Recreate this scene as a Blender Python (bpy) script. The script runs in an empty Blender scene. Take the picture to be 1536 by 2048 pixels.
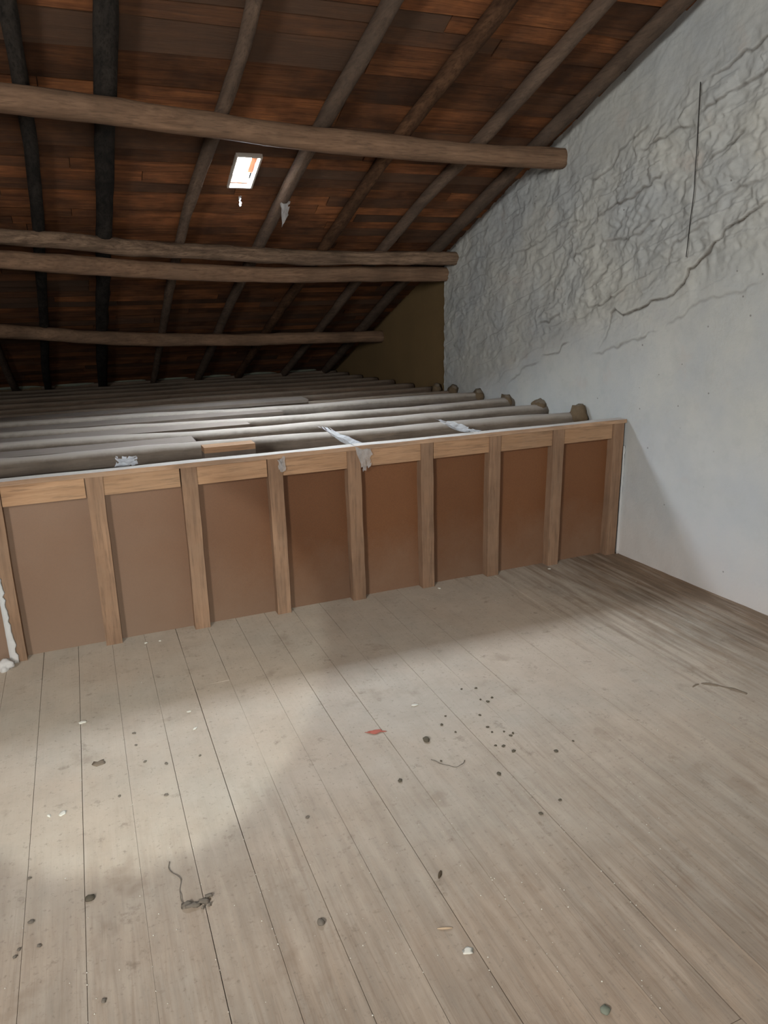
import bpy, bmesh, math, random
import numpy as np
from mathutils import Vector, Matrix, noise
random.seed(7); rng = np.random.default_rng(7)
S = bpy.context.scene; COL = S.collection

# ------------------------------------------------------------------ camera, world, lights
cam = bpy.data.cameras.new('camera'); camo = bpy.data.objects.new('camera', cam); COL.objects.link(camo)
cam.sensor_fit = 'VERTICAL'; cam.sensor_height = 36; cam.lens = 1464 / 2048 * 36
RT = [[0.9240988, -0.3814994, -0.0223521], [-0.1265956, -0.2504138, -0.9598263], [0.3605759, 0.889804, -0.2797032]]
camo.matrix_world = Matrix(((RT[0][0], -RT[1][0], -RT[2][0], 0), (RT[0][1], -RT[1][1], -RT[2][1], 0),
                            (RT[0][2], -RT[1][2], -RT[2][2], 1.6), (0, 0, 0, 1)))
cam.clip_start = 0.05
S.camera = camo
S.view_settings.view_transform = 'Standard'; S.view_settings.look = 'None'; S.view_settings.gamma = 1
S.view_settings.use_curve_mapping = False; S.view_settings.exposure = 0.08
S.cycles.use_denoising = True; S.cycles.max_bounces = 8; S.cycles.diffuse_bounces = 5
SKYLIGHT = 800.0
W = bpy.data.worlds.new('world'); S.world = W; W.use_nodes = True
W.node_tree.nodes['Background'].inputs[0].default_value = (0.75, 0.85, 1, 1)
W.node_tree.nodes['Background'].inputs[1].default_value = 0.6
def lamp(name, kind, loc, aim, energy, color, **k):
    l = bpy.data.lights.new(name, kind); l.energy = energy; l.color = color
    for a, b in k.items(): setattr(l, a, b)
    o = bpy.data.objects.new(name, l); COL.objects.link(o); o.location = loc
    o.rotation_euler = (Vector(aim) - Vector(loc)).to_track_quat('-Z', 'Y').to_euler(); return o
# daylight through the window in the wall behind the camera
lamp('window_daylight', 'AREA', (-0.3, -3.55, 1.55), (0.2, 2, 1.3), 85, (1.0, 0.98, 0.94), shape='RECTANGLE', size=1.5, size_y=1.3)
# added fill lamp at a made-up high opening in the left wall
lamp('high_fill_added', 'AREA', (-2.32, -0.9, 2.35), (1.8, 2.2, 0.6), 250, (1.0, 0.985, 0.95), shape='RECTANGLE', size=0.9, size_y=0.9)
# hand torch held beside the camera
lamp('torch', 'SPOT', (-0.14, 0.05, 1.55), (0.06, 3.35, 0.0), 150, (0.94, 1.0, 0.95), spot_size=math.radians(30.5), spot_blend=0.22, shadow_soft_size=0.02)

# ------------------------------------------------------------------ helpers
def mk(name, v, f, mat=None, parent=None, smooth=False, loc=(0, 0, 0)):
    me = bpy.data.meshes.new(name); me.from_pydata([tuple(map(float, p)) for p in v], [], f); me.update()
    if smooth: me.shade_smooth()
    if mat: me.materials.append(mat)
    o = bpy.data.objects.new(name, me); COL.objects.link(o)
    if parent:
        o.parent = parent
        o.location = Vector(loc) - parent.location
    else: o.location = loc
    return o
def tag(o, label=None, cat=None, group=None, kind=None):
    for a, b in (('label', label), ('category', cat), ('group', group), ('kind', kind)):
        if b: o[a] = b
    return o
def thing(name, loc, **k):
    o = bpy.data.objects.new(name, None); COL.objects.link(o); o.location = loc; o.empty_display_size = .1
    return tag(o, **k)
BF = [(0, 3, 2, 1), (4, 5, 6, 7), (0, 1, 5, 4), (1, 2, 6, 5), (2, 3, 7, 6), (3, 0, 4, 7)]
def boxv(x0, x1, y0, y1, z0, z1): return [(x0, y0, z0), (x1, y0, z0), (x1, y1, z0), (x0, y1, z0), (x0, y0, z1), (x1, y0, z1), (x1, y1, z1), (x0, y1, z1)]
class MB:
    def __init__(s): s.v = []; s.f = []
    def add(s, v, f):
        n = len(s.v); s.v += list(v); s.f += [tuple(i + n for i in q) for q in f]; return s
    def box(s, *a): return s.add(boxv(*a), BF)
def sweep(stations, m):   # stations: list of rings of m points
    n = len(stations); v = [p for r in stations for p in r]; f = []
    for i in range(n - 1):
        for j in range(m):
            a = i * m + j; b = i * m + (j + 1) % m
            f.append((a, b, b + m, a + m))
    f.append(tuple(range(m))[::-1]); f.append(tuple((n - 1) * m + j for j in range(m)))
    return v, f
def plank(axis, a0, a1, b0, b1, z0, z1, seg=6, jit=.002, skew=0.0, seed=0):
    """a board along axis 0 (X) or 1 (Y): a = length range, b = width range; edges waver by jit"""
    r = random.Random(seed); st = []
    ph = [r.uniform(0, 6.28) for _ in range(4)]
    for i in range(seg + 1):
        t = i / seg; a = a0 + (a1 - a0) * t
        e0 = b0 + jit * math.sin(ph[0] + 5 * t) * .6 + r.uniform(-jit, jit) * .5
        e1 = b1 + jit * math.sin(ph[1] + 4 * t) * .6 + r.uniform(-jit, jit) * .5
        q = [(e0, z0 + skew), (e1, z0 - skew), (e1, z1 - skew), (e0, z1 + skew)]
        st.append([(a, b, z) if axis == 0 else (b, a, z) for b, z in q])
    v, f = sweep(st, 4)
    if axis == 0: f = [q[::-1] for q in f]
    return v, [q[::-1] for q in f] if axis == 0 else [q[::-1] for q in f]
def interp(pts, n):
    P = np.array(pts, float); d = np.r_[0, np.cumsum(np.linalg.norm(np.diff(P, axis=0), axis=1))]
    t = np.linspace(0, d[-1], n); 
    # smooth cubic-ish: resample then average
    Q = np.stack([np.interp(t, d, P[:, i]) for i in range(3)], 1)
    for _ in range(max(2, n // 14)):
        Q[1:-1] = (Q[:-2] + 2 * Q[1:-1] + Q[2:]) / 4
    return Q
def log(pts, ru, rv, n=36, m=12, sq=2.6, rough=.06, seed=0, wob=.008, taper=0.0):
    """hewn pole: superellipse section ru (sideways) x rv (up), knobbly, along a polyline"""
    Q = interp(pts, n); r = random.Random(seed); off = Vector((r.uniform(0, 99), r.uniform(0, 99), 0)); rings = []
    for i in range(n):
        T = Vector(Q[min(i + 1, n - 1)] - Q[max(i - 1, 0)]).normalized()
        U = T.cross(Vector((0, 0, 1))).normalized(); V = U.cross(T).normalized()
        c = Vector(Q[i]); s = i / (n - 1)
        c += U * wob * noise.noise(Vector((s * 5, 1, 0)) + off) + V * wob * noise.noise(Vector((s * 5, 9, 0)) + off)
        k = (1 + taper * (s - .5)) * (1 + .10 * noise.noise(Vector((s * 7, 3, 3)) + off)); ring = []
        for j in range(m):
            a = 2 * math.pi * (j + .5) / m; ca, sa = math.cos(a), math.sin(a)
            e = (abs(ca) ** sq + abs(sa) ** sq) ** (-1 / sq)
            e *= k * (1 + rough * 2 * noise.noise(Vector((s * n * .35, ca * 1.3, sa * 1.3)) + off))
            ring.append(c + U * ca * e * ru + V * sa * e * rv)
        rings.append(ring)
    v, f = sweep(rings, m); return v, [q[::-1] for q in f]
def blob(rx, ry, rz, seed=0, rough=.35, sub=2):
    bm = bmesh.new(); bmesh.ops.create_icosphere(bm, subdivisions=sub, radius=1)
    o = Vector((seed * 3.7, seed * 1.3, 0))
    for v in bm.verts:
        k = 1 + rough * noise.noise(v.co * 1.6 + o)
        v.co = Vector((v.co.x * rx * k, v.co.y * ry * k, max(v.co.z, -.5) * rz * k + rz * .45))
    v = [tuple(p.co) for p in bm.verts]; f = [tuple(q.index for q in p.verts) for p in bm.faces]; bm.free(); return v, f

# ------------------------------------------------------------------ materials
def mat(name):
    m = bpy.data.materials.new(name); m.use_nodes = True; nt = m.node_tree; b = nt.nodes['Principled BSDF']
    b.inputs['Roughness'].default_value = .9; b.inputs['Specular IOR Level'].default_value = .15
    return m, nt, b
def N(nt, t, **k):
    n = nt.nodes.new(t)
    for a, b in k.items():
        if a.startswith('i_'): n.inputs[a[2:].replace('_', ' ')].default_value = b
        else: setattr(n, a, b)
    return n
def ramp(nt, src, stops):
    r = N(nt, 'ShaderNodeValToRGB'); e = r.color_ramp.elements
    for i, (p, c) in enumerate(stops):
        q = e[i] if i < 2 else e.new(p)
        q.position = p; q.color = (c, c, c, 1) if isinstance(c, (int, float)) else (*c, 1)
    nt.links.new(src, r.inputs[0]); return r
def mix(nt, fac, a, b, mode='MIX'):
    m = N(nt, 'ShaderNodeMix', data_type='RGBA', blend_type=mode); L = nt.links.new
    for v, i in ((fac, 0), (a, 6), (b, 7)):
        if hasattr(v, 'is_output') or isinstance(v, bpy.types.NodeSocket): L(v, m.inputs[i])
        elif isinstance(v, (int, float)) and i == 0: m.inputs[0].default_value = v
        else: m.inputs[i].default_value = (*v, 1) if len(v) == 3 else v
    return m.outputs[2]
def math_(nt, op, a, b=0.0, c=None, clamp=False):
    m = N(nt, 'ShaderNodeMath', operation=op, use_clamp=clamp)
    for i, v in enumerate((a, b, c)):
        if v is None: continue
        if isinstance(v, (int, float)): m.inputs[i].default_value = v
        else: nt.links.new(v, m.inputs[i])
    return m.outputs[0]
def noi(nt, vec, scale, detail=4, rough=.6, stretch=None, dist=0):
    if stretch:
        mp = N(nt, 'ShaderNodeMapping'); mp.inputs['Scale'].default_value = stretch; nt.links.new(vec, mp.inputs[0]); vec = mp.outputs[0]
    n = N(nt, 'ShaderNodeTexNoise', i_Scale=scale, i_Detail=detail, i_Roughness=rough, i_Distortion=dist); nt.links.new(vec, n.inputs['Vector']); return n.outputs[0]
def wood(name, dark, light, axis=0, dust=None, dustamt=0.0, topdust=0.0, vary=.35, grain=1.0, bump=.25, stain=.5, patch=None, alt=None):
    m, nt, b = mat(name); L = nt.links.new
    tc = N(nt, 'ShaderNodeTexCoord'); oi = N(nt, 'ShaderNodeObjectInfo')
    vadd = N(nt, 'ShaderNodeVectorMath', operation='ADD'); cx = N(nt, 'ShaderNodeCombineXYZ')
    L(math_(nt, 'MULTIPLY', oi.outputs['Random'], 37.0), cx.inputs[0]); L(math_(nt, 'MULTIPLY', oi.outputs['Random'], 91.0), cx.inputs[1])
    L(tc.outputs['Object'], vadd.inputs[0]); L(cx.outputs[0], vadd.inputs[1]); vec = vadd.outputs[0]
    st = [12, 12, 12]; st[axis] = .8
    g1 = noi(nt, vec, 2.2 * grain, 6, .65, st, .6)
    g2 = noi(nt, vec, 9 * grain, 3, .6, st)
    blotch = noi(nt, vec, 2.5, 4, .6, [1, 1, 1])
    c = mix(nt, ramp(nt, g1, [(.3, 0), (.7, 1)]).outputs[0], dark, light)
    c = mix(nt, ramp(nt, g2, [(.30, .55), (.5, 0)]).outputs[0], c, [d * .35 for d in dark])
    c = mix(nt, ramp(nt, blotch, [(.35, stain), (.6, 0)]).outputs[0], c, [d * .4 for d in dark])
    # each piece a little lighter or darker
    v = math_(nt, 'MULTIPLY_ADD', oi.outputs['Random'], 2 * vary, 1 - vary)
    hs = N(nt, 'ShaderNodeHueSaturation'); L(v, hs.inputs['Value']); L(c, hs.inputs['Color']); c = hs.outputs[0]
    if alt:
        r2 = math_(nt, 'FRACT', math_(nt, 'MULTIPLY', oi.outputs['Random'], 17.3))
        c = mix(nt, ramp(nt, r2, [(.5, 0), (.95, .8)]).outputs[0], c, alt)
    if dust and dustamt:
        d = noi(nt, tc.outputs['Object'], 3.0, 6, .7)
        c = mix(nt, ramp(nt, d, [(.35, dustamt * .5), (.65, dustamt)]).outputs[0], c, dust)
    if topdust:
        ge = N(nt, 'ShaderNodeNewGeometry'); sp = N(nt, 'ShaderNodeSeparateXYZ'); L(ge.outputs['Normal'], sp.inputs[0])
        d = noi(nt, tc.outputs['Object'], 14, 5, .7)
        up = ramp(nt, math_(nt, 'ADD', sp.outputs[2], math_(nt, 'MULTIPLY_ADD', d, .5, -.25)), [(.35, 0), (.8, topdust)])
        c = mix(nt, up.outputs[0], c, dust)
    if patch: c = patch(nt, tc, c)
    L(c, b.inputs['Base Color'])
    bp = N(nt, 'ShaderNodeBump', i_Strength=bump, i_Distance=.004); L(math_(nt, 'ADD', g1, math_(nt, 'MULTIPLY', g2, .5)), bp.inputs['Height']); L(bp.outputs[0], b.inputs['Normal'])
    return m

def floor_patch(nt, tc, c):
    """dust lying over the boards: thick in the middle, worn through by the camera and along the right wall"""
    L = nt.links.new; P = tc.outputs['Object']
    sp = N(nt, 'ShaderNodeSeparateXYZ'); L(P, sp.inputs[0]); X, Y = sp.outputs[0], sp.outputs[1]
    big = noi(nt, P, 1.3, 5, .6); mid = noi(nt, P, 6, 6, .7); fine = noi(nt, P, 60, 4, .7); strk = noi(nt, P, 3.5, 5, .6, [7, .6, 1])
    wallw = math_(nt, 'SUBTRACT', X, math_(nt, 'MULTIPLY', math_(nt, 'SUBTRACT', 3.6, Y), .12))     # along the right wall
    a = ramp(nt, math_(nt, 'ADD', math_(nt, 'MULTIPLY', wallw, .25), math_(nt, 'MULTIPLY_ADD', strk, .5, -.25)), [(.52, 1), (.72, .16)]).outputs[0]
    near = ramp(nt, math_(nt, 'ADD', math_(nt, 'MULTIPLY', Y, .4), math_(nt, 'MULTIPLY_ADD', strk, .6, -.3)), [(.40, .45), (.85, 1)]).outputs[0]
    d = math_(nt, 'MULTIPLY', math_(nt, 'MULTIPLY', a, near), math_(nt, 'MULTIPLY_ADD', mid, .55, .58), clamp=True)
    dustc = mix(nt, ramp(nt, big, [(.4, 0), (.6, 1)]).outputs[0], (.56, .475, .385), (.53, .475, .40))
    c = mix(nt, d, c, dustc)
    c = mix(nt, ramp(nt, fine, [(.28, .45), (.42, 0)]).outputs[0], c, (.14, .115, .09))
    gr = noi(nt, P, 2.0, 6, .7, [26, 1.1, 1], 1.2)
    worn = ramp(nt, math_(nt, 'ADD', math_(nt, 'MULTIPLY', Y, .35), math_(nt, 'MULTIPLY_ADD', noi(nt, P, 1.8, 4, .6), 1.2, -.6)), [(.30, .42), (.65, .04)]).outputs[0]
    c = mix(nt, math_(nt, 'MULTIPLY', ramp(nt, gr, [(.36, 1), (.50, 0)]).outputs[0], worn), c, (.17, .11, .07))   # grain showing through the dust
    c = mix(nt, ramp(nt, noi(nt, P, 4.5, 4, .6), [(.30, .35), (.40, 0)]).outputs[0], c, (.24, .175, .125))   # brown stains
    c = mix(nt, ramp(nt, noi(nt, P, 11, 5, .75), [(.30, .5), (.40, 0)]).outputs[0], c, (.20, .155, .115))
    return c
M_floor = wood('floor_wood', (.13, .08, .048), (.29, .195, .125), 1, vary=.10, stain=.4, patch=floor_patch, bump=.2)
M_sub = wood('subfloor_dirt', (.05, .035, .025), (.09, .07, .05), 1)
M_roof = wood('roof_board_wood', (.10, .033, .012), (.31, .115, .038), 0, vary=.5, stain=.85, alt=(.075, .045, .03), dust=(.16, .13, .10), dustamt=.15, bump=.7)
M_raft = wood('rafter_wood', (.06, .038, .026), (.15, .098, .066), 1, vary=.25, dust=(.22, .18, .15), dustamt=.2, bump=.5)
M_raftf = wood('brown_rafter_wood', (.06, .030, .017), (.16, .085, .045), 1, vary=.1, bump=.5)
M_raftd = wood('dark_rafter_wood', (.012, .011, .010), (.045, .038, .032), 1, vary=.2, bump=.5)
M_purl = wood('purlin_wood', (.12, .066, .038), (.28, .165, .10), 0, vary=.15, dust=(.30, .23, .17), dustamt=.2, bump=.7, stain=.5)
M_split = wood('split_purlin_wood', (.06, .035, .022), (.36, .24, .16), 0, vary=.05, dust=(.30, .23, .17), dustamt=.15, bump=1.0, stain=.6, grain=1.6)
M_joist = wood('joist_wood', (.07, .052, .038), (.17, .13, .095), 0, vary=.2, dust=(.36, .32, .28), dustamt=.35, topdust=.75, bump=.4)
M_joistf = wood('far_joist_wood', (.055, .036, .025), (.14, .09, .06), 0, vary=.3, dust=(.30, .25, .20), dustamt=.2, topdust=.45, bump=.4)
M_deck = wood('ceiling_board_dusty', (.07, .055, .042), (.16, .125, .10), 0, vary=.25, dust=(.25, .21, .18), dustamt=.45, topdust=.45)
M_stud = wood('stud_pine', (.17, .09, .05), (.31, .18, .105), 2, vary=.12, stain=.35, dust=(.36, .27, .20), dustamt=.3, bump=.15)
M_rail = wood('rail_pine', (.28, .15, .075), (.44, .26, .145), 0, vary=.14, stain=.2, dust=(.45, .36, .27), dustamt=.2, bump=.15)
M_plate = wood('plate_pine', (.26, .15, .08), (.42, .26, .15), 0, dust=(.50, .46, .42), topdust=1.0, dustamt=.2, bump=.15)

def hardboard():
    m, nt, b = mat('hardboard'); L = nt.links.new; tc = N(nt, 'ShaderNodeTexCoord'); oi = N(nt, 'ShaderNodeObjectInfo')
    P = tc.outputs['Object']; sp = N(nt, 'ShaderNodeSeparateXYZ'); L(P, sp.inputs[0])
    c = mix(nt, noi(nt, P, 3, 5, .6), (.135, .053, .020), (.185, .078, .031))
    c = mix(nt, ramp(nt, noi(nt, P, 260, 2, .6), [(.35, .35), (.6, 0)]).outputs[0], c, (.08, .035, .015))
    low = ramp(nt, math_(nt, 'ADD', sp.outputs[2], math_(nt, 'MULTIPLY_ADD', noi(nt, P, 5, 5, .7), .5, -.25)), [(.0, .4), (.4, .03)])
    c = mix(nt, low.outputs[0], c, (.25, .18, .13))                       # dust clinging towards the foot
    c = mix(nt, math_(nt, 'MULTIPLY', ramp(nt, sp.outputs[0], [(.0, .42), (.95, 0)]).outputs[0], math_(nt, 'MULTIPLY_ADD', noi(nt, P, 2.5, 4, .6), .8, .6), clamp=True), c, (.27, .20, .15))   # lens haze painted as a pale film on the left-hand panels
    v = math_(nt, 'MULTIPLY_ADD', oi.outputs['Random'], .24, .88)
    hs = N(nt, 'ShaderNodeHueSaturation'); L(v, hs.inputs['Value']); L(c, hs.inputs['Color']); L(hs.outputs[0], b.inputs['Base Color'])
    b.inputs['Roughness'].default_value = .6; b.inputs['Specular IOR Level'].default_value = .3
    return m
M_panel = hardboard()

def plaster():
    m, nt, b = mat('lime_plaster'); L = nt.links.new; tc = N(nt, 'ShaderNodeTexCoord'); P = tc.outputs['Object']
    sp = N(nt, 'ShaderNodeSeparateXYZ'); L(P, sp.inputs[0]); Y, Z = sp.outputs[1], sp.outputs[2]
    c = mix(nt, ramp(nt, noi(nt, P, 1.6, 5, .6), [(.38, 0), (.62, 1)]).outputs[0], (.39, .41, .415), (.47, .475, .445))
    c = mix(nt, ramp(nt, noi(nt, P, 7, 6, .7), [(.3, .35), (.5, 0)]).outputs[0], c, (.34, .35, .335))
    c = mix(nt, ramp(nt, noi(nt, P, 3.3, 5, .65), [(.60, 0), (.72, .35)]).outputs[0], c, (.46, .38, .33))   # faint rust bloom
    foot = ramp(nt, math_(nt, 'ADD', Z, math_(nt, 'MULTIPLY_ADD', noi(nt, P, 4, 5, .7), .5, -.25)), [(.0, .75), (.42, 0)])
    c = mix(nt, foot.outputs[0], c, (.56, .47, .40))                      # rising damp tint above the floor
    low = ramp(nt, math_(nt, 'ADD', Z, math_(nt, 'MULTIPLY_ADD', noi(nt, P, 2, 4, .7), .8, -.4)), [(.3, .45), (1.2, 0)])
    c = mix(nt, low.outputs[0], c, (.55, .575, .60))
    vo = N(nt, 'ShaderNodeTexVoronoi', i_Scale=9.0, i_Randomness=1.0); L(P, vo.inputs['Vector'])
    c = mix(nt, ramp(nt, vo.outputs['Distance'], [(.035, .8), (.06, 0)]).outputs[0], c, (.16, .15, .14))    # pits
    ck = N(nt, 'ShaderNodeAttribute', attribute_name='crack')
    dirt_shade = math_(nt, 'MULTIPLY', ck.outputs['Fac'], math_(nt, 'MULTIPLY_ADD', noi(nt, P, 12, 4, .7), 1.6, .2), clamp=True)   # dirt and painted ledge shade in the cracks
    c = mix(nt, dirt_shade, c, (.10, .085, .07))
    L(c, b.inputs['Base Color'])
    h = math_(nt, 'ADD', noi(nt, P, 40, 5, .65), math_(nt, 'MULTIPLY', noi(nt, P, 14, 4, .6), 1.5))
    bp = N(nt, 'ShaderNodeBump', i_Strength=.35, i_Distance=.006); L(h, bp.inputs['Height']); L(bp.outputs[0], b.inputs['Normal'])
    return m
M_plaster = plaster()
def plain(name, col, col2=None, scale=8, rough=.9, bump=.2):
    m, nt, b = mat(name); tc = N(nt, 'ShaderNodeTexCoord'); P = tc.outputs['Object']; n = noi(nt, P, scale, 5, .65)
    nt.links.new(mix(nt, n, col, col2 or [c * .6 for c in col]), b.inputs['Base Color']); b.inputs['Roughness'].default_value = rough
    bp = N(nt, 'ShaderNodeBump', i_Strength=bump, i_Distance=.005); nt.links.new(n, bp.inputs['Height']); nt.links.new(bp.outputs[0], b.inputs['Normal'])
    return m
M_ochre = plain('ochre_plaster', (.22, .145, .065), (.16, .11, .055), 3)
M_room = plain('back_plaster', (.50, .48, .44), (.40, .38, .34), 2)
M_clay = plain('mortar_lump', (.17, .12, .07), (.08, .06, .04), 25, bump=.5)
M_clayt = plain('mortar_cap', (.10, .075, .055), (.20, .17, .13), 30, bump=.5)
M_white = plain('lime_flake', (.75, .73, .66), (.6, .58, .5), 30)
M_dark = plain('dropping_dark', (.085, .075, .055), (.14, .12, .09), 60)
M_fluff = plain('grey_fluff', (.13, .115, .095), (.22, .19, .155), 60)
M_red = plain('red_scrap', (.50, .13, .10), (.40, .16, .12), 40)
M_stick = plain('stick_wood', (.06, .045, .03), (.11, .08, .05), 60)
M_pale = plain('splinter_wood', (.50, .38, .26), (.40, .30, .2), 60)
M_leaf = plain('dry_leaf', (.24, .19, .14), (.18, .145, .11), 40)
M_wire = plain('wire_dark', (.03, .03, .03), (.05, .05, .05), 60)
M_tile = plain('tile_clay', (.28, .11, .055), (.20, .09, .05), 12)
M_eave = plain('eave_pale', (.22, .24, .19), (.12, .13, .10), 6)
def web():
    m, nt, b = mat('cobweb_silk'); L = nt.links.new
    b.inputs['Base Color'].default_value = (.5, .5, .5, 1)
    tc = N(nt, 'ShaderNodeTexCoord'); n = noi(nt, tc.outputs['Object'], 16, 3, .6)
    L(ramp(nt, n, [(.3, .35), (.62, .65)]).outputs[0], b.inputs['Alpha']); return m
M_web = web()
def glow():
    m, nt, b = mat('daylit_glass_tile')
    b.inputs['Base Color'].default_value = (.8, .85, .9, 1); b.inputs['Emission Color'].default_value = (.80, .90, 1, 1)
    b.inputs['Emission Strength'].default_value = SKYLIGHT; return m
M_glow = glow()

# ------------------------------------------------------------------ roof frame of reference
TAN = .377; CO = 1 / math.sqrt(1 + TAN * TAN); SI = TAN * CO
def rz(Y, off=0):           # height of the rafter plane (off = distance along its normal)
    return 4.0083 - TAN * (abs(Y - .5)) + off / CO
def rp(X, s, off=0):        # point at slope distance s from the ridge
    return (X, .5 + s * CO + SI * off, 4.0083 - s * SI + CO * off)
XL, XR, YF, YB = -2.2, 3.05, -3.4, 9.45

# ------------------------------------------------------------------ floor
fl = tag(mk('floor', boxv(XL, XR + .06, YF, YB, -.09, -.034), BF, M_sub), kind='structure')
x = -.173 - .154 * 13; k = 0
while x < XR + .02:
    r = random.Random(k * 7 + 1); x1 = min(x + .154, XR + .055)
    cuts = [YF, r.uniform(-2.2, 1.0), 3.60]
    if abs(x - .289) < .02: cuts = [YF, -.9, 2.95, 3.60]
    if abs(x - 1.829) < .02: cuts = [YF, 1.35, 3.60]
    for a, b in zip(cuts[:-1], cuts[1:]):
        g = r.uniform(.0004, .0011); dz = r.uniform(-.0008, .0008)
        v, f = plank(1, a + .001, b - .001, x + g, x1 - g, -.034, dz, 10, .0008, r.uniform(-.0010, .0010), k)
        mk('board', v, f, M_floor, fl)
        k += 1
    x += .154

# ------------------------------------------------------------------ right wall with rough layered plaster
LEDGES = [(1.0, [(2.607, 2.025), (2.699, 1.988), (2.755, 1.982), (2.814, 1.955), (2.894, 1.923), (2.965, 1.889), (3.053, 1.801), (3.17, 1.709), (3.193, 1.643), (3.283, 1.576), (3.425, 1.547), (3.547, 1.492), (3.641, 1.469), (3.704, 1.506), (3.753, 1.491), (3.781, 1.359), (3.867, 1.254)]),
(.4, [(3.34, 1.41), (3.512, 1.337), (3.722, 1.282), (3.952, 1.215)]), (.6, [(4.258, 1.487), (4.406, 1.427), (4.566, 1.402)]),
(.6, [(3.621, 1.654), (3.731, 1.581), (3.851, 1.543), (4.023, 1.502)]), (.6, [(4.145, 1.297), (4.24, 1.257), (4.313, 1.209), (4.497, 1.183)]),
(.7, [(3.387, 2.246), (3.431, 2.198), (3.563, 2.149), (3.687, 2.106), (3.783, 2.105), (3.981, 2.027)]),
(.7, [(3.205, 2.413), (3.327, 2.416), (3.453, 2.387), (3.622, 2.356)]),
(.6, [(3.53, 2.477), (3.563, 2.462), (3.701, 2.421), (3.774, 2.4), (3.824, 2.314), (3.961, 2.274), (4.089, 2.267)]),
(.7, [(2.869, 2.346), (2.917, 2.327), (2.978, 2.291), (3.055, 2.255), (3.123, 2.226)]),
(.5, [(2.717, 2.105), (2.857, 2.082), (2.909, 2.079), (3.026, 2.034), (3.13, 1.999)]),
(.35, [(3.982, 2.04), (4.159, 2.044), (4.396, 1.998), (4.766, 1.91), (5.13, 1.854)]),
(.6, [(3.375, 2.003), (3.474, 1.979), (3.539, 1.926), (3.705, 1.904), (3.928, 1.914)]), (.5, [(3.926, 1.895), (4.054, 1.865), (4.189, 1.833)]),
(.3, [(2.653, 1.668), (2.842, 1.592), (3.096, 1.551), (3.123, 1.518), (3.241, 1.436), (3.323, 1.416)]),
(.8, [(2.7, 2.751), (2.806, 2.717), (2.885, 2.687), (2.949, 2.667), (3.0, 2.642), (3.085, 2.624), (3.159, 2.614)]),
(.7, [(2.676, 2.593), (2.786, 2.581), (2.953, 2.53), (3.03, 2.514), (3.109, 2.492), (3.174, 2.464)]),
(.5, [(3.027, 1.936), (3.171, 1.907), (3.288, 1.827), (3.338, 1.693)]), (.4, [(4.494, 1.137), (4.691, 1.091), (4.929, 0.94)]),
(.4, [(4.846, 2.329), (4.823, 2.166), (4.91, 2.146)])]
def vnoise(x, y, seed):
    """smooth value noise on numpy arrays, -1..1"""
    r = np.random.default_rng(seed); T = r.uniform(-1, 1, (256, 256))
    xi = np.floor(x).astype(int); yi = np.floor(y).astype(int); fx = x - xi; fy = y - yi
    fx = fx * fx * fx * (fx * (fx * 6 - 15) + 10); fy = fy * fy * fy * (fy * (fy * 6 - 15) + 10)
    g = lambda a, b: T[(a) % 256, (b) % 256]
    return (g(xi, yi) * (1 - fx) + g(xi + 1, yi) * fx) * (1 - fy) + (g(xi, yi + 1) * (1 - fx) + g(xi + 1, yi + 1) * fx) * fy
sstep = lambda a, b, x: (lambda t: t * t * (3 - 2 * t))(np.clip((x - a) / (b - a), 0, 1))
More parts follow.
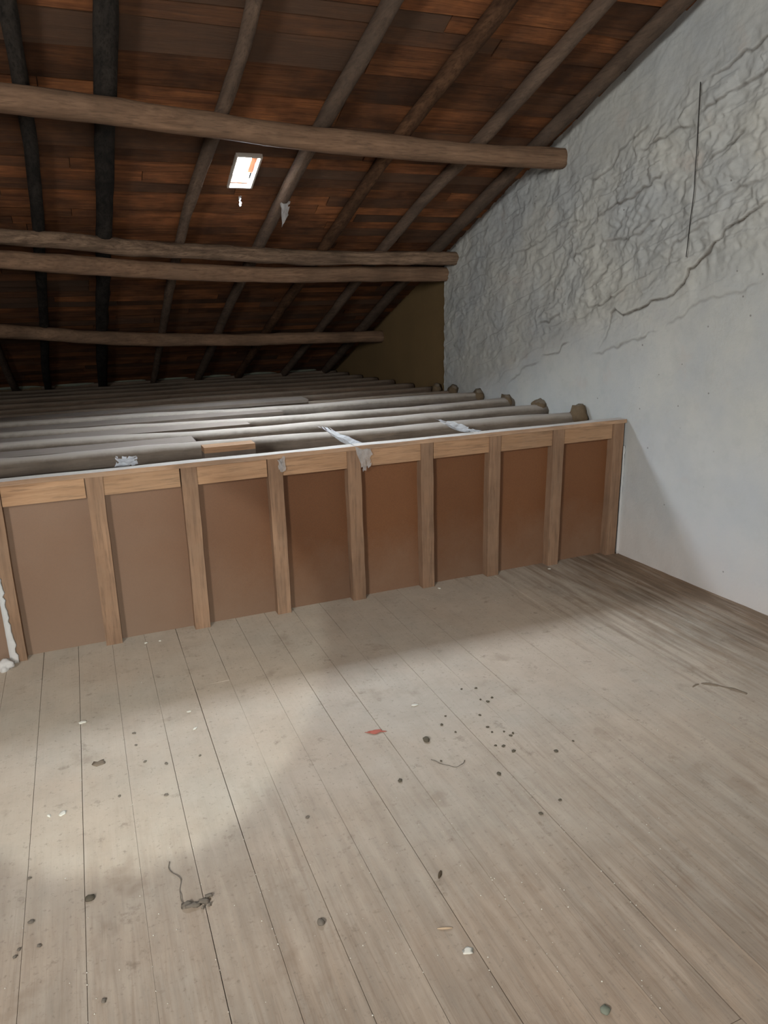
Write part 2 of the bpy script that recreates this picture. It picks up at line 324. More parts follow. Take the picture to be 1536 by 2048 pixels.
def wall_relief(Y, Z):
    top = 4.0083 - TAN * np.abs(Y - .5)
    hz = Z + .25 * (Y - 3.6)                        # rough zone follows the falling layers
    rough = sstep(1.25, 1.75, hz + .12 * vnoise(Y * 3, Z * 3, 1)) * (1 - sstep(.55, .25, top - Z) * sstep(4.6, 3.9, Y) * .8)
    rough = np.clip(rough + .35 * sstep(4.2, 4.8, Y), 0, 1)
    ca, sa = math.cos(-.30), math.sin(-.30)
    u = Y * ca + Z * sa; v = -Y * sa + Z * ca
    wu = u + .02 * vnoise(u * 6, v * 6, 20); wv = v + .018 * vnoise(u * 7, v * 7, 21)
    h = .008 * vnoise(wu * 5, wv * 8, 2) + .0055 * vnoise(wu * 11, wv * 15, 3) + .0042 * vnoise(wu * 24, wv * 30, 4) + .002 * vnoise(wu * 50, wv * 60, 14)
    rd = 1 - np.abs(vnoise(wu * 4.2, wv * 11, 5)); h += .006 * np.clip(rd - .55, 0, 1)
    st = wv * 6.5 + .4 * vnoise(wu * 3, wv * 3, 8); h += .0045 * (st - np.floor(st)) * (vnoise(wu * 4, wv * 6, 9) > -.1)
    h *= rough * (1.6 - .7 * sstep(3.9, 4.8, Y))
    brick = np.exp(-(((Y - 3.62) / .3) ** 2 + ((Z - 2.02 + .2 * (Y - 3.6)) / .13) ** 2))
    h += brick * .003 * np.sin(u * 88) * np.sin(v * 105)
    h += .005 * vnoise(Y * 2.4, Z * 2.4, 6) + .0014 * vnoise(Y * 12, Z * 12, 7)
    tot = np.zeros_like(Y); groove = np.zeros_like(Y)
    Yw = Y + .012 * vnoise(Y * 22, Z * 22, 11); Zw = Z + .012 * vnoise(Y * 22, Z * 22, 12)
    for w, pl in LEDGES:
        P = np.array(pl); m = (Y > P[:, 0].min() - .2) & (Y < P[:, 0].max() + .2) & (Z > P[:, 1].min() - .2) & (Z < P[:, 1].max() + .2)
        if not m.any(): continue
        y, z = Yw[m], Zw[m]; best = np.full(y.shape, 9.); sgn = np.zeros_like(y); tt = np.zeros_like(y); n = len(P) - 1
        for i in range(n):
            a, b = P[i], P[i + 1]; d = b - a; L2 = d @ d
            t = np.clip(((y - a[0]) * d[0] + (z - a[1]) * d[1]) / L2, 0, 1)
            dy = y - a[0] - t * d[0]; dz = z - a[1] - t * d[1]; D = np.hypot(dy, dz)
            nn = np.array([-d[1], d[0]]); nn = nn if nn[1] > 0 else -nn
            k = D < best; best[k] = D[k]; sgn[k] = np.sign(dy * nn[0] + dz * nn[1])[k]; tt[k] = ((i + t) / n)[k]
        fade = np.clip(np.minimum(tt, 1 - tt) * 6, 0, 1)
        sd = best * sgn
        tot[m] += w * .007 * np.where(sd > 0, np.exp(-sd / .07), 0) * sstep(-.001, .006, sd) * fade
        groove[m] += w * .012 * np.exp(-(sd / .006) ** 2) * fade
    return h + tot - groove, groove
def gridmesh(name, X0, Ys, nz, zbot, ztopf, mat_, relief=True):
    Ys = np.array(Ys); V = np.linspace(0, 1, nz); YY, VV = np.meshgrid(Ys, V, indexing='ij')
    zt = ztopf(YY); ZZ = zbot(YY) + VV * (zt - zbot(YY))
    h, gr = wall_relief(YY, ZZ) if relief else (.004 * vnoise(YY * 3, ZZ * 3, 3), YY * 0)
    XX = X0 + .045 * np.clip(3.5 - YY, 0, 1.1) * (X0 < 3.06) - h
    co = np.stack([XX, YY, ZZ], -1).reshape(-1, 3)
    n = len(Ys); idx = np.arange(n * nz).reshape(n, nz)
    q = np.stack([idx[:-1, :-1], idx[:-1, 1:], idx[1:, 1:], idx[1:, :-1]], -1).reshape(-1, 4)
    # thickness: back plane + rim
    base = len(co); c2 = co.copy().reshape(n, nz, 3)
    rim = [idx[i, 0] for i in range(n)] + [idx[n - 1, j] for j in range(1, nz)] + [idx[i, nz - 1] for i in range(n - 2, -1, -1)] + [idx[0, j] for j in range(nz - 2, 0, -1)]
    back = co[rim].copy(); back[:, 0] = X0 + (.19 if X0 > 3.06 else .17)
    co = np.vstack([co, back]); R = len(rim)
    q2 = [(rim[i], base + i, base + (i + 1) % R, rim[(i + 1) % R]) for i in range(R)]
    me = bpy.data.meshes.new(name); faces = np.vstack([q, np.array(q2)])
    me.vertices.add(len(co)); me.vertices.foreach_set('co', co.ravel())
    me.loops.add(faces.size); me.loops.foreach_set('vertex_index', faces.ravel().astype(np.int32))
    me.polygons.add(len(faces)); me.polygons.foreach_set('loop_start', np.arange(0, faces.size, 4, dtype=np.int32)); me.polygons.foreach_set('loop_total', np.full(len(faces), 4, dtype=np.int32))
    me.update(calc_edges=True); me.validate()
    sm = np.ones(len(faces), bool); sm[len(q):] = False; me.polygons.foreach_set('use_smooth', sm)
    at = me.attributes.new('crack', 'FLOAT', 'POINT'); at.data.foreach_set('value', np.r_[(gr / .012).ravel(), np.zeros(R)].astype(np.float32))
    me.materials.append(mat_); o = bpy.data.objects.new(name, me); COL.objects.link(o); return o
Ys = list(np.arange(YF, 2.2, .05)) + list(np.arange(2.2, 4.3, .0055)) + list(np.arange(4.3, 6.001, .008)) + [6.002]
tag(gridmesh('wall_right', XR, Ys, 520, lambda y: y * 0 - .03, lambda y: 4.0083 - TAN * np.abs(y - .5) + .075 + 0 * y, M_plaster), kind='structure')
tag(gridmesh('wall_far_right', XR + .045, np.linspace(5.9, YB, 60), 40, lambda y: y * 0 + .55, lambda y: 4.0083 - TAN * np.abs(y - .5) + .075, M_ochre, False), kind='structure')
# other walls (left of the frame and behind the camera)
def gable(x0, x1):
    pr = [(YF, -.03), (YB, -.03), (YB, rz(YB, .09)), (.5, rz(.5, .09)), (YF, rz(YF, .09))]
    v = [(x0, y, z) for y, z in pr] + [(x1, y, z) for y, z in pr]; n = 5
    return v, [tuple(range(n))[::-1], tuple(range(n, 2 * n))] + [(i, (i + 1) % n, n + (i + 1) % n, n + i) for i in range(n)]
wl = MB()
for y0, y1, z0, z1 in [(YF, -1.3, 0, rz(YF)), (-.5, YB, 0, rz(YB)), ]: pass
def wall_poly(pts2, x0, x1):
    n = len(pts2); v = [(x0, y, z) for y, z in pts2] + [(x1, y, z) for y, z in pts2]
    return v, [tuple(range(n))[::-1], tuple(range(n, 2 * n))] + [(i, (i + 1) % n, n + (i + 1) % n, n + i) for i in range(n)]
wl.add(*wall_poly([(YF, -.03), (-1.3, -.03), (-1.3, rz(-1.3, .07)), (YF, rz(YF, .07))], XL - .15, XL))
wl.add(*wall_poly([(-1.3, -.03), (-.5, -.03), (-.5, 1.9), (-1.3, 1.9)], XL - .15, XL))
wl.add(*wall_poly([(-1.3, 2.8), (-.5, 2.8), (-.5, rz(-.5, .07)), (-1.3, rz(-1.3, .07))], XL - .15, XL))
wl.add(*wall_poly([(-.5, -.03), (YB, -.03), (YB, rz(YB, .07)), (.5, rz(.5, .07)), (-.5, rz(-.5, .07))], XL - .15, XL))
tag(mk('wall_left', wl.v, wl.f, M_room), kind='structure')
wf = MB(); h = rz(YF, .07)
wf.box(XL, -1.0, YF - .15, YF, -.03, h).box(.4, XR + .2, YF - .15, YF, -.03, h).box(-1.0, .4, YF - .15, YF, -.03, .9).box(-1.0, .4, YF - .15, YF, 2.2, h)
tag(mk('wall_front', wf.v, wf.f, M_room), kind='structure')
wn = tag(mk('window_2', MB().box(-1.0, .4, YF - .16, YF + .03, .86, .90).v, BF, M_rail), kind='structure')
fr = MB().box(-1.0, -.95, YF - .1, YF - .04, .9, 2.2).box(.35, .4, YF - .1, YF - .04, .9, 2.2).box(-.95, .35, YF - .1, YF - .04, 2.15, 2.2).box(-.95, .35, YF - .1, YF - .04, .9, .95).box(-.325, -.275, YF - .1, YF - .04, .95, 2.15)
mk('window_frame', fr.v, fr.f, M_rail, wn)
v, f = gable(0, 0); wb = MB().box(XL, XR + .05, YB, YB + .2, .5, rz(YB, -.10))
tag(mk('wall_back', wb.v, wb.f, M_eave), kind='structure')

# ------------------------------------------------------------------ ceiling: boards under the roof, one opening
SK0, RW = 4.499, .114; HX0, HX1 = 1.03, 1.165; SMAX = (YB - .5) / CO + .1
def slab(x0, x1, s0, s1, o0, o1):
    return [rp(x0, s0, o0), rp(x1, s0, o0), rp(x1, s1, o0), rp(x0, s1, o0), rp(x0, s0, o1), rp(x1, s0, o1), rp(x1, s1, o1), rp(x0, s1, o1)]
cm = MB()
for a in [(XL - .1, XR + .2, 0, SK0), (XL - .1, XR + .2, SK0 + 3 * RW, SMAX), (XL - .1, HX0, SK0, SK0 + 3 * RW), (HX1, XR + .2, SK0, SK0 + 3 * RW)]:
    cm.add(slab(*a, .05, .075), BF)
ns = (0.5 - YF) / CO + .1
cm.add([(XL - .1, .5, rz(.5, .05)), (XR + .2, .5, rz(.5, .05)), (XR + .2, YF - .1, rz(YF - .1, .05)), (XL - .1, YF - .1, rz(YF - .1, .05)),
        (XL - .1, .5, rz(.5, .075)), (XR + .2, .5, rz(.5, .075)), (XR + .2, YF - .1, rz(YF - .1, .075)), (XL - .1, YF - .1, rz(YF - .1, .075))], BF)
ce = tag(mk('ceiling', cm.v, cm.f, M_sub), kind='structure')
def roofboard(x0, x1, s0, s1, seed, seg=7, jit=.006):
    r = random.Random(seed); st = []; ph = [r.uniform(0, 6) for _ in range(2)]; lo = r.uniform(.004, .012); dz = r.uniform(-.003, .003)
    for i in range(seg + 1):
        t = i / seg; X = x0 + (x1 - x0) * t
        e0 = s0 + jit * math.sin(ph[0] + 6 * t) + r.uniform(-.002, .002); e1 = s1 + jit * math.sin(ph[1] + 5 * t) + r.uniform(-.002, .002)
        st.append([rp(X, e0, .028 + dz), rp(X, e1 + .008, .028 - lo + dz), rp(X, e1 + .008, .040 + dz), rp(X, e0, .048 + dz)])
    return sweep(st, 4)
rest = MB()
kk = -39; rowr = random.Random(11); rows = []
while kk < 46:
    st_ = 1 if kk >= -1 else min(-kk, rowr.choice([1, 2, 2])); rows.append((kk, st_)); kk += st_
for k, st_ in rows:
    s0 = SK0 + k * RW; s1 = s0 + RW * st_
    if s1 > SMAX: break
    r = random.Random(k + 500); xs = [XL]
    while xs[-1] < XR + .02: xs.append(xs[-1] + r.uniform(1.3, 2.6))
    xs[-1] = XR + .04
    if XR + .04 - xs[-2] < .3: xs.pop(-2)
    segs = [(a, b) for a, b in zip(xs[:-1], xs[1:])]
    if k in (0, 1, 2): segs = [(XL, -.3 + .4 * k), (-.3 + .4 * k, HX0), (HX1, XR + .04)]
    for a, b in segs:
        jit = 0.003 if k in (-1, 0, 1, 2, 3) else .006
        v, f = roofboard(a + .002, b - .002, s0, s1, k * 31 + int(a * 10), jit=jit)
        if k < -16: rest.add(v, f)
        else: mk('board', v, f, M_roof, ce)
tag(mk('upper_boards', rest.v, rest.f, M_roof, ce), kind='stuff')

# skylight: a glass tile let into the roof
w1 = thing('window_1', rp(HX0, SK0, .05), kind='structure')
mk('pane', slab(HX0 - .02, HX1 + .02, SK0 - .02, SK0 + 3 * RW + .02, .082, .088), BF, M_glow, w1)
fm = MB()
for a in [(HX0 - .012, HX0, SK0 - .01, SK0 + 3 * RW + .01), (HX1, HX1 + .012, SK0 - .01, SK0 + 3 * RW + .01), (HX0, HX1, SK0 - .012, SK0), (HX0, HX1, SK0 + 3 * RW, SK0 + 3 * RW + .012)]:
    fm.add(slab(*a, .0, .082), BF)
mk('window_frame', fm.v, fm.f, plain('whitened_batten', (.55, .50, .45), (.4, .35, .3), 20), w1)
v = slab(HX1 - .032, HX1 - .001, SK0 + .004, SK0 + 2.1 * RW, .045, .055)
mk('tile_edge', v, BF, M_tile, w1)
mk('tile_shard', slab(HX0 + .0, HX1 - .02, SK0 + 3 * RW - .03, SK0 + 3 * RW - .012, .02, .028), BF, M_tile, w1)

# ------------------------------------------------------------------ rafters
RAF = [('D', [(-.08, 2.9), (-.08, 3.81), (-.08, 4.28), (-.08, 4.67), (-.12, 5.38), (-.2, 6.67), (-.33, 8.65), (-.36, 9.4)], .036, .042, M_raftd, 'dark crooked rafter left of the thick black rafter'),
('C', [(.29, 2.9), (.29, 4.06), (.28, 4.64), (.27, 5.53), (.25, 6.91), (.23, 8.86), (.23, 9.4)], .052, .05, M_raftd, 'thick straight rafter, nearly black, second from the left'),
('E', [(.90, 2.9), (.885, 3.5), (.90, 3.75), (.86, 4.31), (.79, 5.19), (.77, 6.32), (.80, 8.88), (.80, 9.4)], .032, .04, M_raft, 'crooked thin rafter just left of the bright roof opening'),
('A', [(1.50, 2.9), (1.49, 3.58), (1.42, 4.33), (1.36, 5.73), (1.33, 6.98), (1.31, 9.4)], .038, .042, M_raft, 'pale grey rafter just right of the bright roof opening with a cobweb on it'),
('F', [(2.04, 2.9), (2.02, 3.39), (1.93, 4.29), (1.9, 5.2), (1.85, 6.35), (1.8, 9.4)], .042, .036, M_raftf, 'faint flat brown rafter, third from the right wall'),
('B', [(2.54, 2.9), (2.52, 3.28), (2.47, 4.39), (2.41, 4.9), (2.39, 5.62), (2.38, 6.41), (2.39, 7.62), (2.38, 9.4)], .034, .042, M_raft, 'knobbly round rafter, second from the right wall'),
('H', [(2.93, 2.9), (2.90, 4.03), (2.88, 4.42), (2.86, 5.67), (2.84, 6.43), (2.93, 9.4)], .048, .04, M_raft, 'brown rafter closest to the white right wall')]
for x, lab in ((-.68, 'rafter at the far left, only its dark foot in the picture'), (-1.26, 'second rafter beyond the left edge of the picture'), (-1.82, 'third rafter beyond the left edge of the picture')):
    RAF.append(('L', [(x, 2.9), (x, 9.4)], .036, .04, M_raft, lab))
for i, (nm, pts, ru, rv, m_, lab) in enumerate(RAF):
    P = [(X, .5 + (Y - .5) + 0, rz(Y) - .03 / CO) for X, Y in pts]
    p0 = P[0]; P = [(P[0][0], .56, rz(.56) - .03 / CO)] + P
    v, f = log(P, ru, rv, 100, 14, 2.8, .09, i + 1, .012)
    base = Vector(P[-1]); v = [Vector(q) - base for q in v]
    tag(mk('rafter', v, f, m_, None, True, base), lab or 'brown rafter beyond the left edge of the picture', 'rafter', 'rafters of the roof slope')
# ------------------------------------------------------------------ purlins
PUR = [([(-2.2, 4.0, 2.585), (-.9, 4.06, 2.546), (-.175, 4.11, 2.519), (.253, 4.15, 2.504), (.891, 4.22, 2.478), (1.342, 4.271, 2.459), (2.101, 4.321, 2.44), (3.09, 4.33, 2.436)], .058, .062, 'upper brown log purlin crossing just above the bright roof opening', 2.4),
([(-2.2, 5.2, 2.13), (-.352, 5.457, 2.033), (.114, 5.536, 2.003), (.667, 5.64, 1.964), (1.52, 5.733, 1.929), (2.268, 5.768, 1.915), (3.09, 5.789, 1.907)], .05, .052, 'split ragged purlin, upper one of the pair lying together', 2.6),
([(-2.2, 5.3, 1.985), (-.385, 5.654, 1.905), (.1, 5.754, 1.868), (.679, 5.858, 1.829), (1.568, 5.945, 1.798), (2.347, 5.981, 1.787), (3.09, 5.986, 1.785)], .058, .06, 'smooth brown purlin, lower one of the pair lying together', 3.4),
([(-2.2, 6.7, 1.56), (-.57, 7.057, 1.408), (.005, 7.242, 1.338), (.657, 7.412, 1.274), (1.635, 7.53, 1.23), (3.12, 7.575, 1.213)], .056, .06, 'lowest purlin, dusty and furthest away above the joists', 2.4)]
for i, (pts, ru, rv, lab, sq) in enumerate(PUR):
    v, f = log(pts, ru, rv, 90, 16, sq, [.05, .11, .05, .07][i], 40 + i, .014)
    base = Vector(pts[-1]); v = [Vector(q) - base for q in v]
    tag(mk('purlin', v, f, M_purl if i != 1 else M_split, None, True, base), lab, 'roof beam', 'purlins under the rafters')

# ------------------------------------------------------------------ low partition
PY = 3.54; PH = .865
pt = thing('low_partition', (1.3, PY, 0), label='low partition of orange brown hardboard panels between pine studs, across the attic floor', cat='partition')
SX = [-.43 + .426 * i for i in range(-4, 9)]; SX[-1] = 2.985
for i, sx in enumerate(SX):
    r = random.Random(i); wdt = .037
    v, f = plank(1, 0, 1, 0, 1, 0, 1)
    st = []
    for j in range(9):
        t = j / 8; z = -.0 + t * (PH - .022); dx = .004 * math.sin(i + 2.2 * t); w = wdt + r.uniform(-.0015, .0015)
        st.append([(sx + dx - w, PY, z), (sx + dx + w, PY, z), (sx + dx + w, PY + .055, z), (sx + dx - w, PY + .055, z)])
    v, f = sweep(st, 4); mk('stud', [Vector(q) - Vector((1.3, PY, 0)) for q in v], [q[::-1] for q in f], M_stud, pt, loc=(1.3, PY, 0))
    if i < len(SX) - 1:
        a, b = sx + .038, SX[i + 1] - .038
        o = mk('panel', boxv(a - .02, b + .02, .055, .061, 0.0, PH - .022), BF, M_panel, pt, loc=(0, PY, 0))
        z0 = PH - .115 + r.uniform(-.004, .004)
        v, f = plank(0, a + .001, b - .001, .008, .054, z0, PH - .022, 5, .0012, 0, i)
        mk('rail', v, f, M_rail, pt, loc=(0, PY, 0))
v = [] ; st = []
for j in range(41):
    t = j / 40; X = -2.18 + t * (3.04 + 2.18); w = .0015 * math.sin(j * 1.7)
    st.append([(X, PY - .004 + w, PH - .022), (X, PY + .066 + w, PH - .022), (X, PY + .064 + w, PH + .001 * math.sin(j)), (X, PY - .002 + w, PH + .001 * math.cos(j * 2.1))])
v, f = sweep(st, 4); mk('top_plate', v, [q for q in f], M_plate, pt)
# plaster smeared along the two end studs
def smear(name, x0, x1, y, z0, z1, seed, lab, cat):
    r = random.Random(seed); st = []
    for j in range(25):
        t = j / 24; z = z0 + (z1 - z0) * t; e = r.uniform(-.006, .006) + .02 * (1 - t) ** 3; d = .003 + .003 * r.random() + .03 * max(0, .12 - t)
        st.append([(x0, y, z), (x0, y - d, z), (x1 + e, y - d * .8, z), (x1 + e + .006, y, z)])
    v, f = sweep(st, 4); base = Vector((x0, y, z0)); v = [Vector(q) - base for q in v]
    return tag(mk(name, v, f, M_plaster, None, True, base), lab, cat)
smear('plaster_smear', -.468, -.452, PY - .001, 0.0, .42, 3, 'white lime smear up the leftmost visible stud of the low partition', 'plaster')
smear('plaster_smear', 3.030, 3.044, PY + .0, 0.0, .70, 4, 'pale plaster fillet between the last partition stud and the right wall', 'plaster')
v, f = blob(.04, .03, .03, 5, .8, 3); tag(mk('plaster_lump', v, f, M_plaster, None, True, (-.49, PY - .05, 0)), 'white plaster lump on the floor at the foot of the leftmost stud', 'debris')

# ------------------------------------------------------------------ joists and decking behind the partition
JO = [([(-2.2, 4.22), (-.445, 4.218), (.3, 4.235), (1.033, 4.16), (1.572, 4.11), (2.143, 4.09), (2.8, 4.04), (3.06, 4.01)], .83, 'nearest round joist pole behind the partition, dusty pale on top'),
([(-2.2, 4.75), (-.486, 4.72), (.345, 4.619), (1.115, 4.50), (1.852, 4.45), (3.06, 4.42)], .83, 'second round joist pole behind the partition'),
([(-2.2, 5.3), (-.5, 5.2), (.381, 5.03), (1.203, 4.93), (1.84, 4.9), (3.06, 4.86)], .83, 'third round joist pole behind the partition'),
([(-2.2, 5.75), (-.5, 5.66), (.44, 5.55), (1.35, 5.42), (3.06, 5.33)], .83, 'fourth round joist pole behind the partition')]
for i, y in enumerate([5.79, 6.25, 6.72, 7.2, 7.68, 8.16, 8.64, 9.1]):
    JO.append(([(-2.2, y + .28), (.5, y + .12), (3.06, y)], .83, ['fifth', 'sixth', 'seventh', 'eighth', 'ninth', 'tenth', 'eleventh', 'twelfth'][i] + ' joist pole behind the partition, counted from the front'))
for i, (pts, z, lab) in enumerate(JO):
    rr = [.055, .055, .048, .05][i] if i < 4 else .04
    P = [(x, y, z - .035 - (.0 if i < 4 else .025 + .022 * (y - 5.6))) for x, y in pts]; v, f = log(P, rr, rr * .95, 56, 12, 2.2, .06, 80 + i, .012, .1)
    base = Vector((0, pts[0][1], 0)); v = [Vector(q) - base for q in v]
    tag(mk('joist', v, f, M_joist if i < 4 else M_joistf, None, True, base), lab, 'joist', 'round joists behind the partition')
dk = tag(mk('lower_ceiling', boxv(XL, XR + .05, 3.62, YB, .60, .64), BF, M_sub), label='dusty board ceiling of the room below, seen between the joists behind the partition', cat='boarding')
y = 3.625; k = 0
while y < YB:
    r = random.Random(k + 90); xs = [XL, r.uniform(-1.2, .9), r.uniform(1.3, 2.5), XR + .03]
    for a, b in zip(xs[:-1], xs[1:]):
        v, f = plank(0, a + .002, b - .002, y + .003, y + .165, .64, .662 + r.uniform(-.003, .006), 5, .004, 0, k); mk('board', v, f, M_deck, dk); k += 1
    y += .168
# loose planks lying between the joists on the left
for i, (x0, x1, y0, y1, z, lab) in enumerate([(-2.1, .58, 4.34, 4.54, .80, 'dusty plank between the first two joists, its sawn end in view'), (-2.1, 1.0, 4.80, 5.0, .80, 'dusty plank lying between the second and third joists'),
        (-2.15, 1.35, 5.28, 5.50, .795, 'dusty plank lying between the third and fourth joists'), (-2.1, 1.7, 5.80, 6.0, .80, 'dusty plank lying behind the fourth joist')]):
    v, f = plank(0, 0, x1 - x0, 0, y1 - y0, 0, .026, 8, .006, 0, i + 70)
    v = [(a, b + .05 * (a / (x1 - x0)) * -1, c) for a, b, c in v]
    tag(mk('loose_plank', v, f, M_deck, None, False, (x0, y0 + .03, z)), lab, 'plank', 'loose planks between the joists')
v, f = plank(0, 0, .27, 0, .10, 0, .03, 3, .002, 0, 3); tag(mk('loose_plank', v, f, M_rail, None, False, (.55, 3.83, .845)), 'short fresh pine offcut just behind the partition top', 'plank')
mk('packing', boxv(0.0, .27, .0, .10, -.18, 0), BF, M_deck, bpy.data.objects[[o.name for o in COL.objects if o.name.startswith('loose_plank')][-1]], loc=(.55, 3.83, .845))
# mortar lumps where the joist ends meet the right wall
for i, (y, z, s) in enumerate([(3.985, .80, 1.0), (4.44, .80, .85), (4.88, .79, .8), (5.33, .785, .85), (5.77, .78, .8), (6.1, .775, .7)]):
    w = ['nearest', 'second', 'third', 'fourth', 'fifth', 'sixth'][i]
    t = thing('mortar_lump', (3.02, y, z), label=w + ' brown mortar lump on a joist end against the white wall, counted from the partition', cat='mortar', group='mortar lumps on the joist ends')
    v, f = blob(.055 * s, .085 * s, .075 * s, i + 1, .5); mk('body', v, f, M_clay, t, True, (3.015, y, z - .01))
    v, f = blob(.038 * s, .05 * s, .035 * s, i + 9, .35); mk('cap', v, f, M_clayt, t, True, (3.02, y - .012, z + .055 * s))
# pale lumps standing in for daylight glints through gaps between the rafter feet
for i, (a, b) in enumerate([(-.95, -.42), (-.28, .17), (.30, .74), (.87, 1.25), (1.38, 1.74), (1.87, 2.32), (2.45, 2.86)]):
    v, f = blob((b - a) / 2, .07, .045, i + 30, .25, 3)
    tag(mk('eave_pale', v, f, M_eave, None, True, ((a + b) / 2, 9.28, .715)), ['leftmost', 'second', 'third', 'fourth', 'fifth', 'sixth', 'rightmost'][i] + ' pale lump standing in for a light gap between the rafter feet, counted from the left', 'eave lump', 'pale lumps for light gaps between the rafter feet')
    mk('pale_lump_base', boxv(-(b - a) / 2, (b - a) / 2, -.05, .18, -.06, .01), BF, M_clay, bpy.data.objects[[o.name for o in COL.objects if o.name.startswith('eave_pale')][-1]], loc=((a + b) / 2, 9.28, .715))

# ------------------------------------------------------------------ cobwebs
def websheet(corners, n, sag, seed, lab, rag=.25):
    A, B, C, D = [Vector(c) for c in corners]; v = []; f = []
    for i in range(n + 1):
        for j in range(n + 1):
            a, b = i / n, j / n; p = (A * (1 - a) + B * a) * (1 - b) + (D * (1 - a) + C * a) * b
            q = noise.noise_vector(Vector((a * 4 + seed, b * 4, seed))) * .012
            p = p + q - Vector((0, 0, sag * math.sin(math.pi * a) * math.sin(math.pi * b))); v.append(p)
    for i in range(n):
        for j in range(n):
            e = min(i, j, n - 1 - i, n - 1 - j)
            if e == 0 and noise.noise(Vector((i * .9 + seed, j * .9, 0))) > rag: continue
            a = i * (n + 1) + j; f.append((a, a + 1, a + n + 2, a + n + 1))
    base = A.copy(); v = [p - base for p in v]
    return tag(mk('cobweb', v, f, M_web, None, True, base), lab, 'cobweb')
websheet([(1.27, 3.55, .87), (1.36, 3.55, .85), (1.33, 4.10, .87), (1.24, 4.08, .90)], 10, .03, 1, 'white cobweb wad stretched back from the middle stud top to the nearest joist')
websheet([(1.28, 3.535, .86), (1.37, 3.532, .84), (1.36, 3.532, .75), (1.32, 3.534, .72)], 8, 0, 2, 'thin white cobweb hanging down the front of the middle stud')
websheet([(1.95, 3.58, .868), (2.06, 3.58, .868), (2.10, 4.03, .86), (1.99, 4.04, .88)], 10, .02, 3, 'white cobweb wad behind the stud right of the middle one')
websheet([(.86, 3.535, .84), (.90, 3.533, .85), (.90, 3.533, .78), (.87, 3.533, .77)], 6, 0, 4, 'small white cobweb tuft on the stud top left of the middle one')
websheet([(1.36, 5.02, 2.27), (1.43, 5.02, 2.27), (1.42, 5.10, 2.13), (1.38, 5.14, 2.05)], 8, 0, 5, 'pale cobweb rag hanging from the rafter below and right of the roof opening', .1)
websheet([(1.10, 5.10, 2.26), (1.115, 5.10, 2.26), (1.115, 5.11, 2.22), (1.105, 5.11, 2.19)], 6, 0, 6, 'tiny cobweb shred dangling under the bright roof opening', .2)
websheet([(.10, 3.60, .87), (.20, 3.60, .87), (.22, 3.95, .84), (.12, 3.97, .85)], 8, .02, 7, 'cobweb patch behind the partition top near the left edge')

# ------------------------------------------------------------------ wire on the wall
pts = [(3.03, 3.16, 1.775), (3.035, 3.156, 1.969), (3.03, 3.145, 2.123), (3.03, 3.154, 2.326), (3.04, 3.175, 2.60)]
v, f = log(pts, .0022, .0022, 40, 6, 2, .0, 3, .004); base = Vector(pts[-1])
tag(mk('wire', [Vector(q) - base for q in v], f, M_wire, None, True, base), 'thin dark wire hanging vertically down the rough white wall', 'wire')

# ------------------------------------------------------------------ litter on the floor
def lit(name, x, y, d, m_, lab, cat, seed, rough=.35, rot=0, group=None, z=.001):
    v, f = blob(*d, seed, rough); o = mk(name, v, f, m_, None, True, (x, y, z)); o.rotation_euler.z = rot
    return tag(o, lab, cat, group)
lit('mortar_pebble', 1.031, 2.176, (.013, .016, .009), M_dark, 'dark round pebble right of the red scrap on the floor', 'pebble', 1)
lit('damp_spot_clod', -.159, 1.872, (.014, .012, .006), M_dark, 'grey green clod on the floor left of the grey fluff', 'debris', 2)
lit('grey_clod', .411, 1.532, (.010, .012, .007), M_fluff, 'small brown clod right of the grey fluff on the floor', 'debris', 3)
lit('twig', .778, 1.556, (.016, .0045, .004), M_stick, 'short dark twig on the floor boards in the lower middle', 'twig', 4, .3, .9)
lit('wood_splinter', .706, 1.382, (.022, .003, .003), M_pale, 'pale wood splinter below the short dark twig', 'splinter', 5, .2, -.35)
lit('paper_scrap', .727, 1.297, (.014, .011, .0015), M_white, 'whitish paper scrap on the floor below the splinter', 'paper', 6, .7)
lit('mortar_crumb', .941, 1.027, (.012, .012, .006), M_eave, 'pale green crumb at the bottom edge of the floor in view', 'debris', 7)
lit('dry_leaf', -.114, 2.536, (.021, .016, .002), M_leaf, 'brown dry leaf bit below the largest white flake at the left', 'leaf', 8, .8)
for i, (x, y, a, b, lab) in enumerate([(-.165, 2.854, .016, .013, 'largest white lime flake, at the left below the partition'), (-.234, 2.292, .015, .01, 'cream flake at the left in the torch light'), (-.275, 2.299, .010, .005, 'thin white flake just left of the cream flake'),
        (1.097, 2.418, .014, .007, 'oblong white flake above and right of the red scrap'), (.135, 3.49, .011, .008, 'left one of two white flakes at the partition foot'), (.201, 3.484, .010, .007, 'right one of two white flakes at the partition foot'),
        (.238, 2.755, .009, .006, 'upper of two small white flakes left of the floor middle'), (.242, 2.619, .011, .006, 'lower of two small white flakes left of the floor middle'),
        (1.75, 3.50, .012, .009, 'white flake at the partition foot right of its middle'), (2.49, 3.49, .010, .008, 'white flake at the partition foot near the right wall'), (-.40, 1.83, .013, .01, 'pale flake at the left edge of the floor')]):
    lit('lime_flake', x, y, (a, b, .0025), M_white, lab, 'flake', 20 + i, .6, i, 'white flakes on the floor')
# red scrap: two-ended shred
v, f = blob(.036, .013, .003, 3, .7, 3); v = [(x, y * (1 - .6 * abs(x) / .04) + .003 * math.sin(x * 90), z) for x, y, z in v]
o = tag(mk('red_scrap', v, f, M_red, None, True, (.88, 2.307, .001)), 'small faded red scrap lying on the floor boards in the middle', 'scrap'); o.rotation_euler.z = -.35
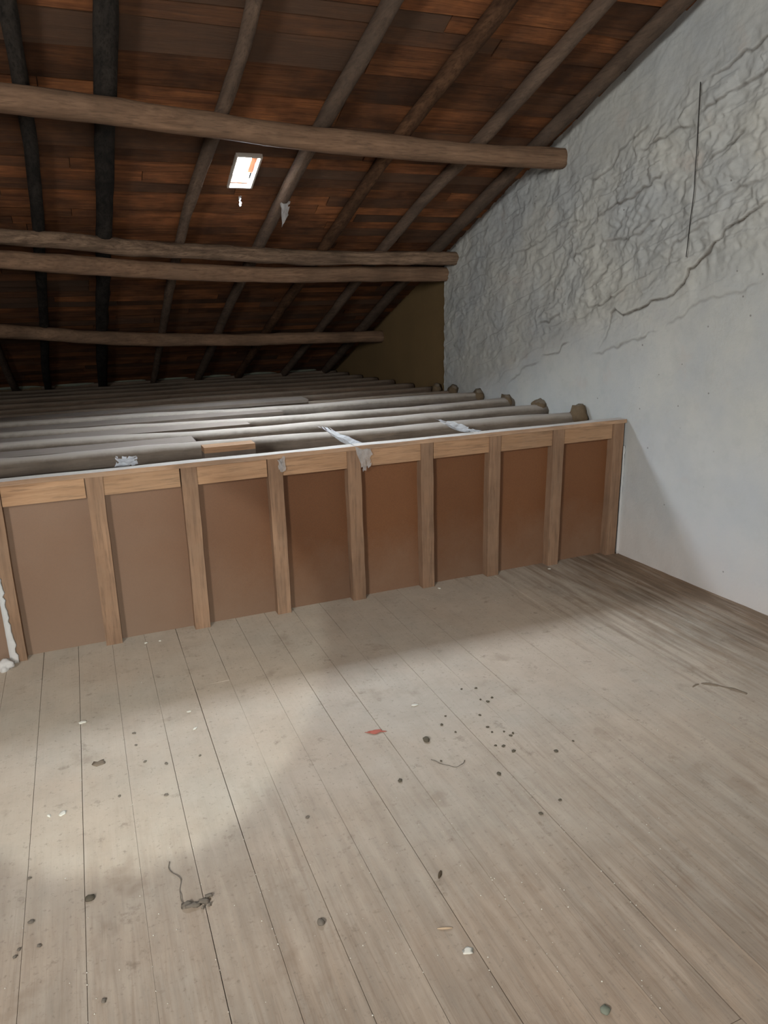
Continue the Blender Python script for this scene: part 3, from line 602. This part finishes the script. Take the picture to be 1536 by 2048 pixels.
# grey fluff with a trailing thread
t = thing('dust_fluff', (.116, 1.732, .001), label='dark grey fluff clump trailing a thin thread on the floor at lower left', cat='dust')
for i, (dx, dy, a, b) in enumerate([(-.028, .004, .016, .010), (-.008, -.004, .02, .010), (.016, -.001, .017, .008), (.034, .012, .011, .005), (.03, -.02, .005, .004), (.012, -.024, .004, .003)]):
    v, f = blob(a, b, .007, 60 + i, 1.0); mk('clump', v, f, M_fluff, t, True, (.116 + dx, 1.732 + dy, .001))
pts = [(.085, 1.735, .003), (.075, 1.765, .003), (.078, 1.80, .003), (.088, 1.84, .003), (.066, 1.875, .003), (.058, 1.90, .003), (.066, 1.925, .003)]
v, f = log(pts, .0012, .0012, 40, 5, 2, 0, 3, .006); mk('thread', v, f, M_fluff, t, True)
pts = [(.995, 2.06, .002), (1.02, 2.02, .002), (1.04, 1.995, .002), (1.065, 1.985, .002), (1.09, 1.99, .002), (1.105, 2.005, .002)]
v, f = log(pts, .0014, .001, 30, 5, 2, .3, 5, .004); tag(mk('thread', v, f, M_fluff, None, True), 'curled dark thread below the dark pebble on the floor', 'thread')
v, f = log([(2.22, 2.06, .001), (2.27, 2.08, .001), (2.33, 2.03, .001), (2.38, 1.93, .001)], .006, .002, 24, 8, 2, .5, 8, .01)
tag(mk('bark_strip', v, f, M_leaf, None, True), 'long brown bark strip on the floor towards the right edge', 'bark')
DR = [(1.389, 2.433), (1.36, 2.344), (1.379, 2.318), (1.329, 2.451), (1.411, 2.338), (1.3, 2.243), (1.172, 2.293), (1.131, 2.245), (1.156, 2.177), (1.285, 2.157), (1.283, 2.12), (1.326, 2.104), (1.335, 2.071), (1.292, 1.982), (1.024, 2.037), (1.25, 2.039), (1.275, 2.024), (1.175, 1.89), (1.19, 1.657), (1.285, 1.687), (.845, 1.996), (1.527, 1.945), (1.433, 1.918), (1.352, 2.081)]
for i, (x, y) in enumerate(DR):
    s = random.uniform(.0035, .0075); lit('dropping', x, y, (s * 1.3, s, .003), M_dark, 'small dark dropping scattered on the floor right of the dark pebble', 'dropping', 100 + i, .5, i, 'dark droppings on the floor, right')
for i, (x, y) in enumerate([(-.322, 2.025), (-.334, 1.766), (-.286, 1.757), (-.308, 1.85), (-.342, 1.745), (-.136, 1.522), (.019, 2.686), (.042, 2.476), (.112, 2.431), (.02, 2.598), (.232, 2.43), (-.056, 2.309), (.092, 2.249), (.498, 1.947)]):
    s = random.uniform(.004, .007); lit('dropping', x, y, (s * 1.3, s, .003), M_fluff, 'small grey brown dropping scattered on the left part of the floor', 'dropping', 140 + i, .5, i, 'grey droppings on the floor, left')
g = MB(); r = random.Random(3)
for i in range(330):
    y = r.uniform(.95, 3.45) if r.random() < .45 else r.uniform(.95, 2.0); x = r.uniform(-.5, .3 + .85 * y)
    if r.random() < .3: x = -.173 + .154 * round((x + .173) / .154) + r.uniform(-.004, .004)
    s = r.uniform(.0010, .0024); a = r.uniform(0, 3)
    c, d = math.cos(a) * s, math.sin(a) * s
    g.add([(x + c, y + d, .0015), (x - d, y + c, .0015), (x - c, y - d, .0015), (x + d, y - c, .0015), (x, y, .0015 + s * 1.2)], [(0, 1, 4), (1, 2, 4), (2, 3, 4), (3, 0, 4), (3, 2, 1, 0)])
tag(mk('grit', g.v, g.f, M_white), 'tiny white lime grit sprinkled all over the floor boards', 'grit', kind='stuff')
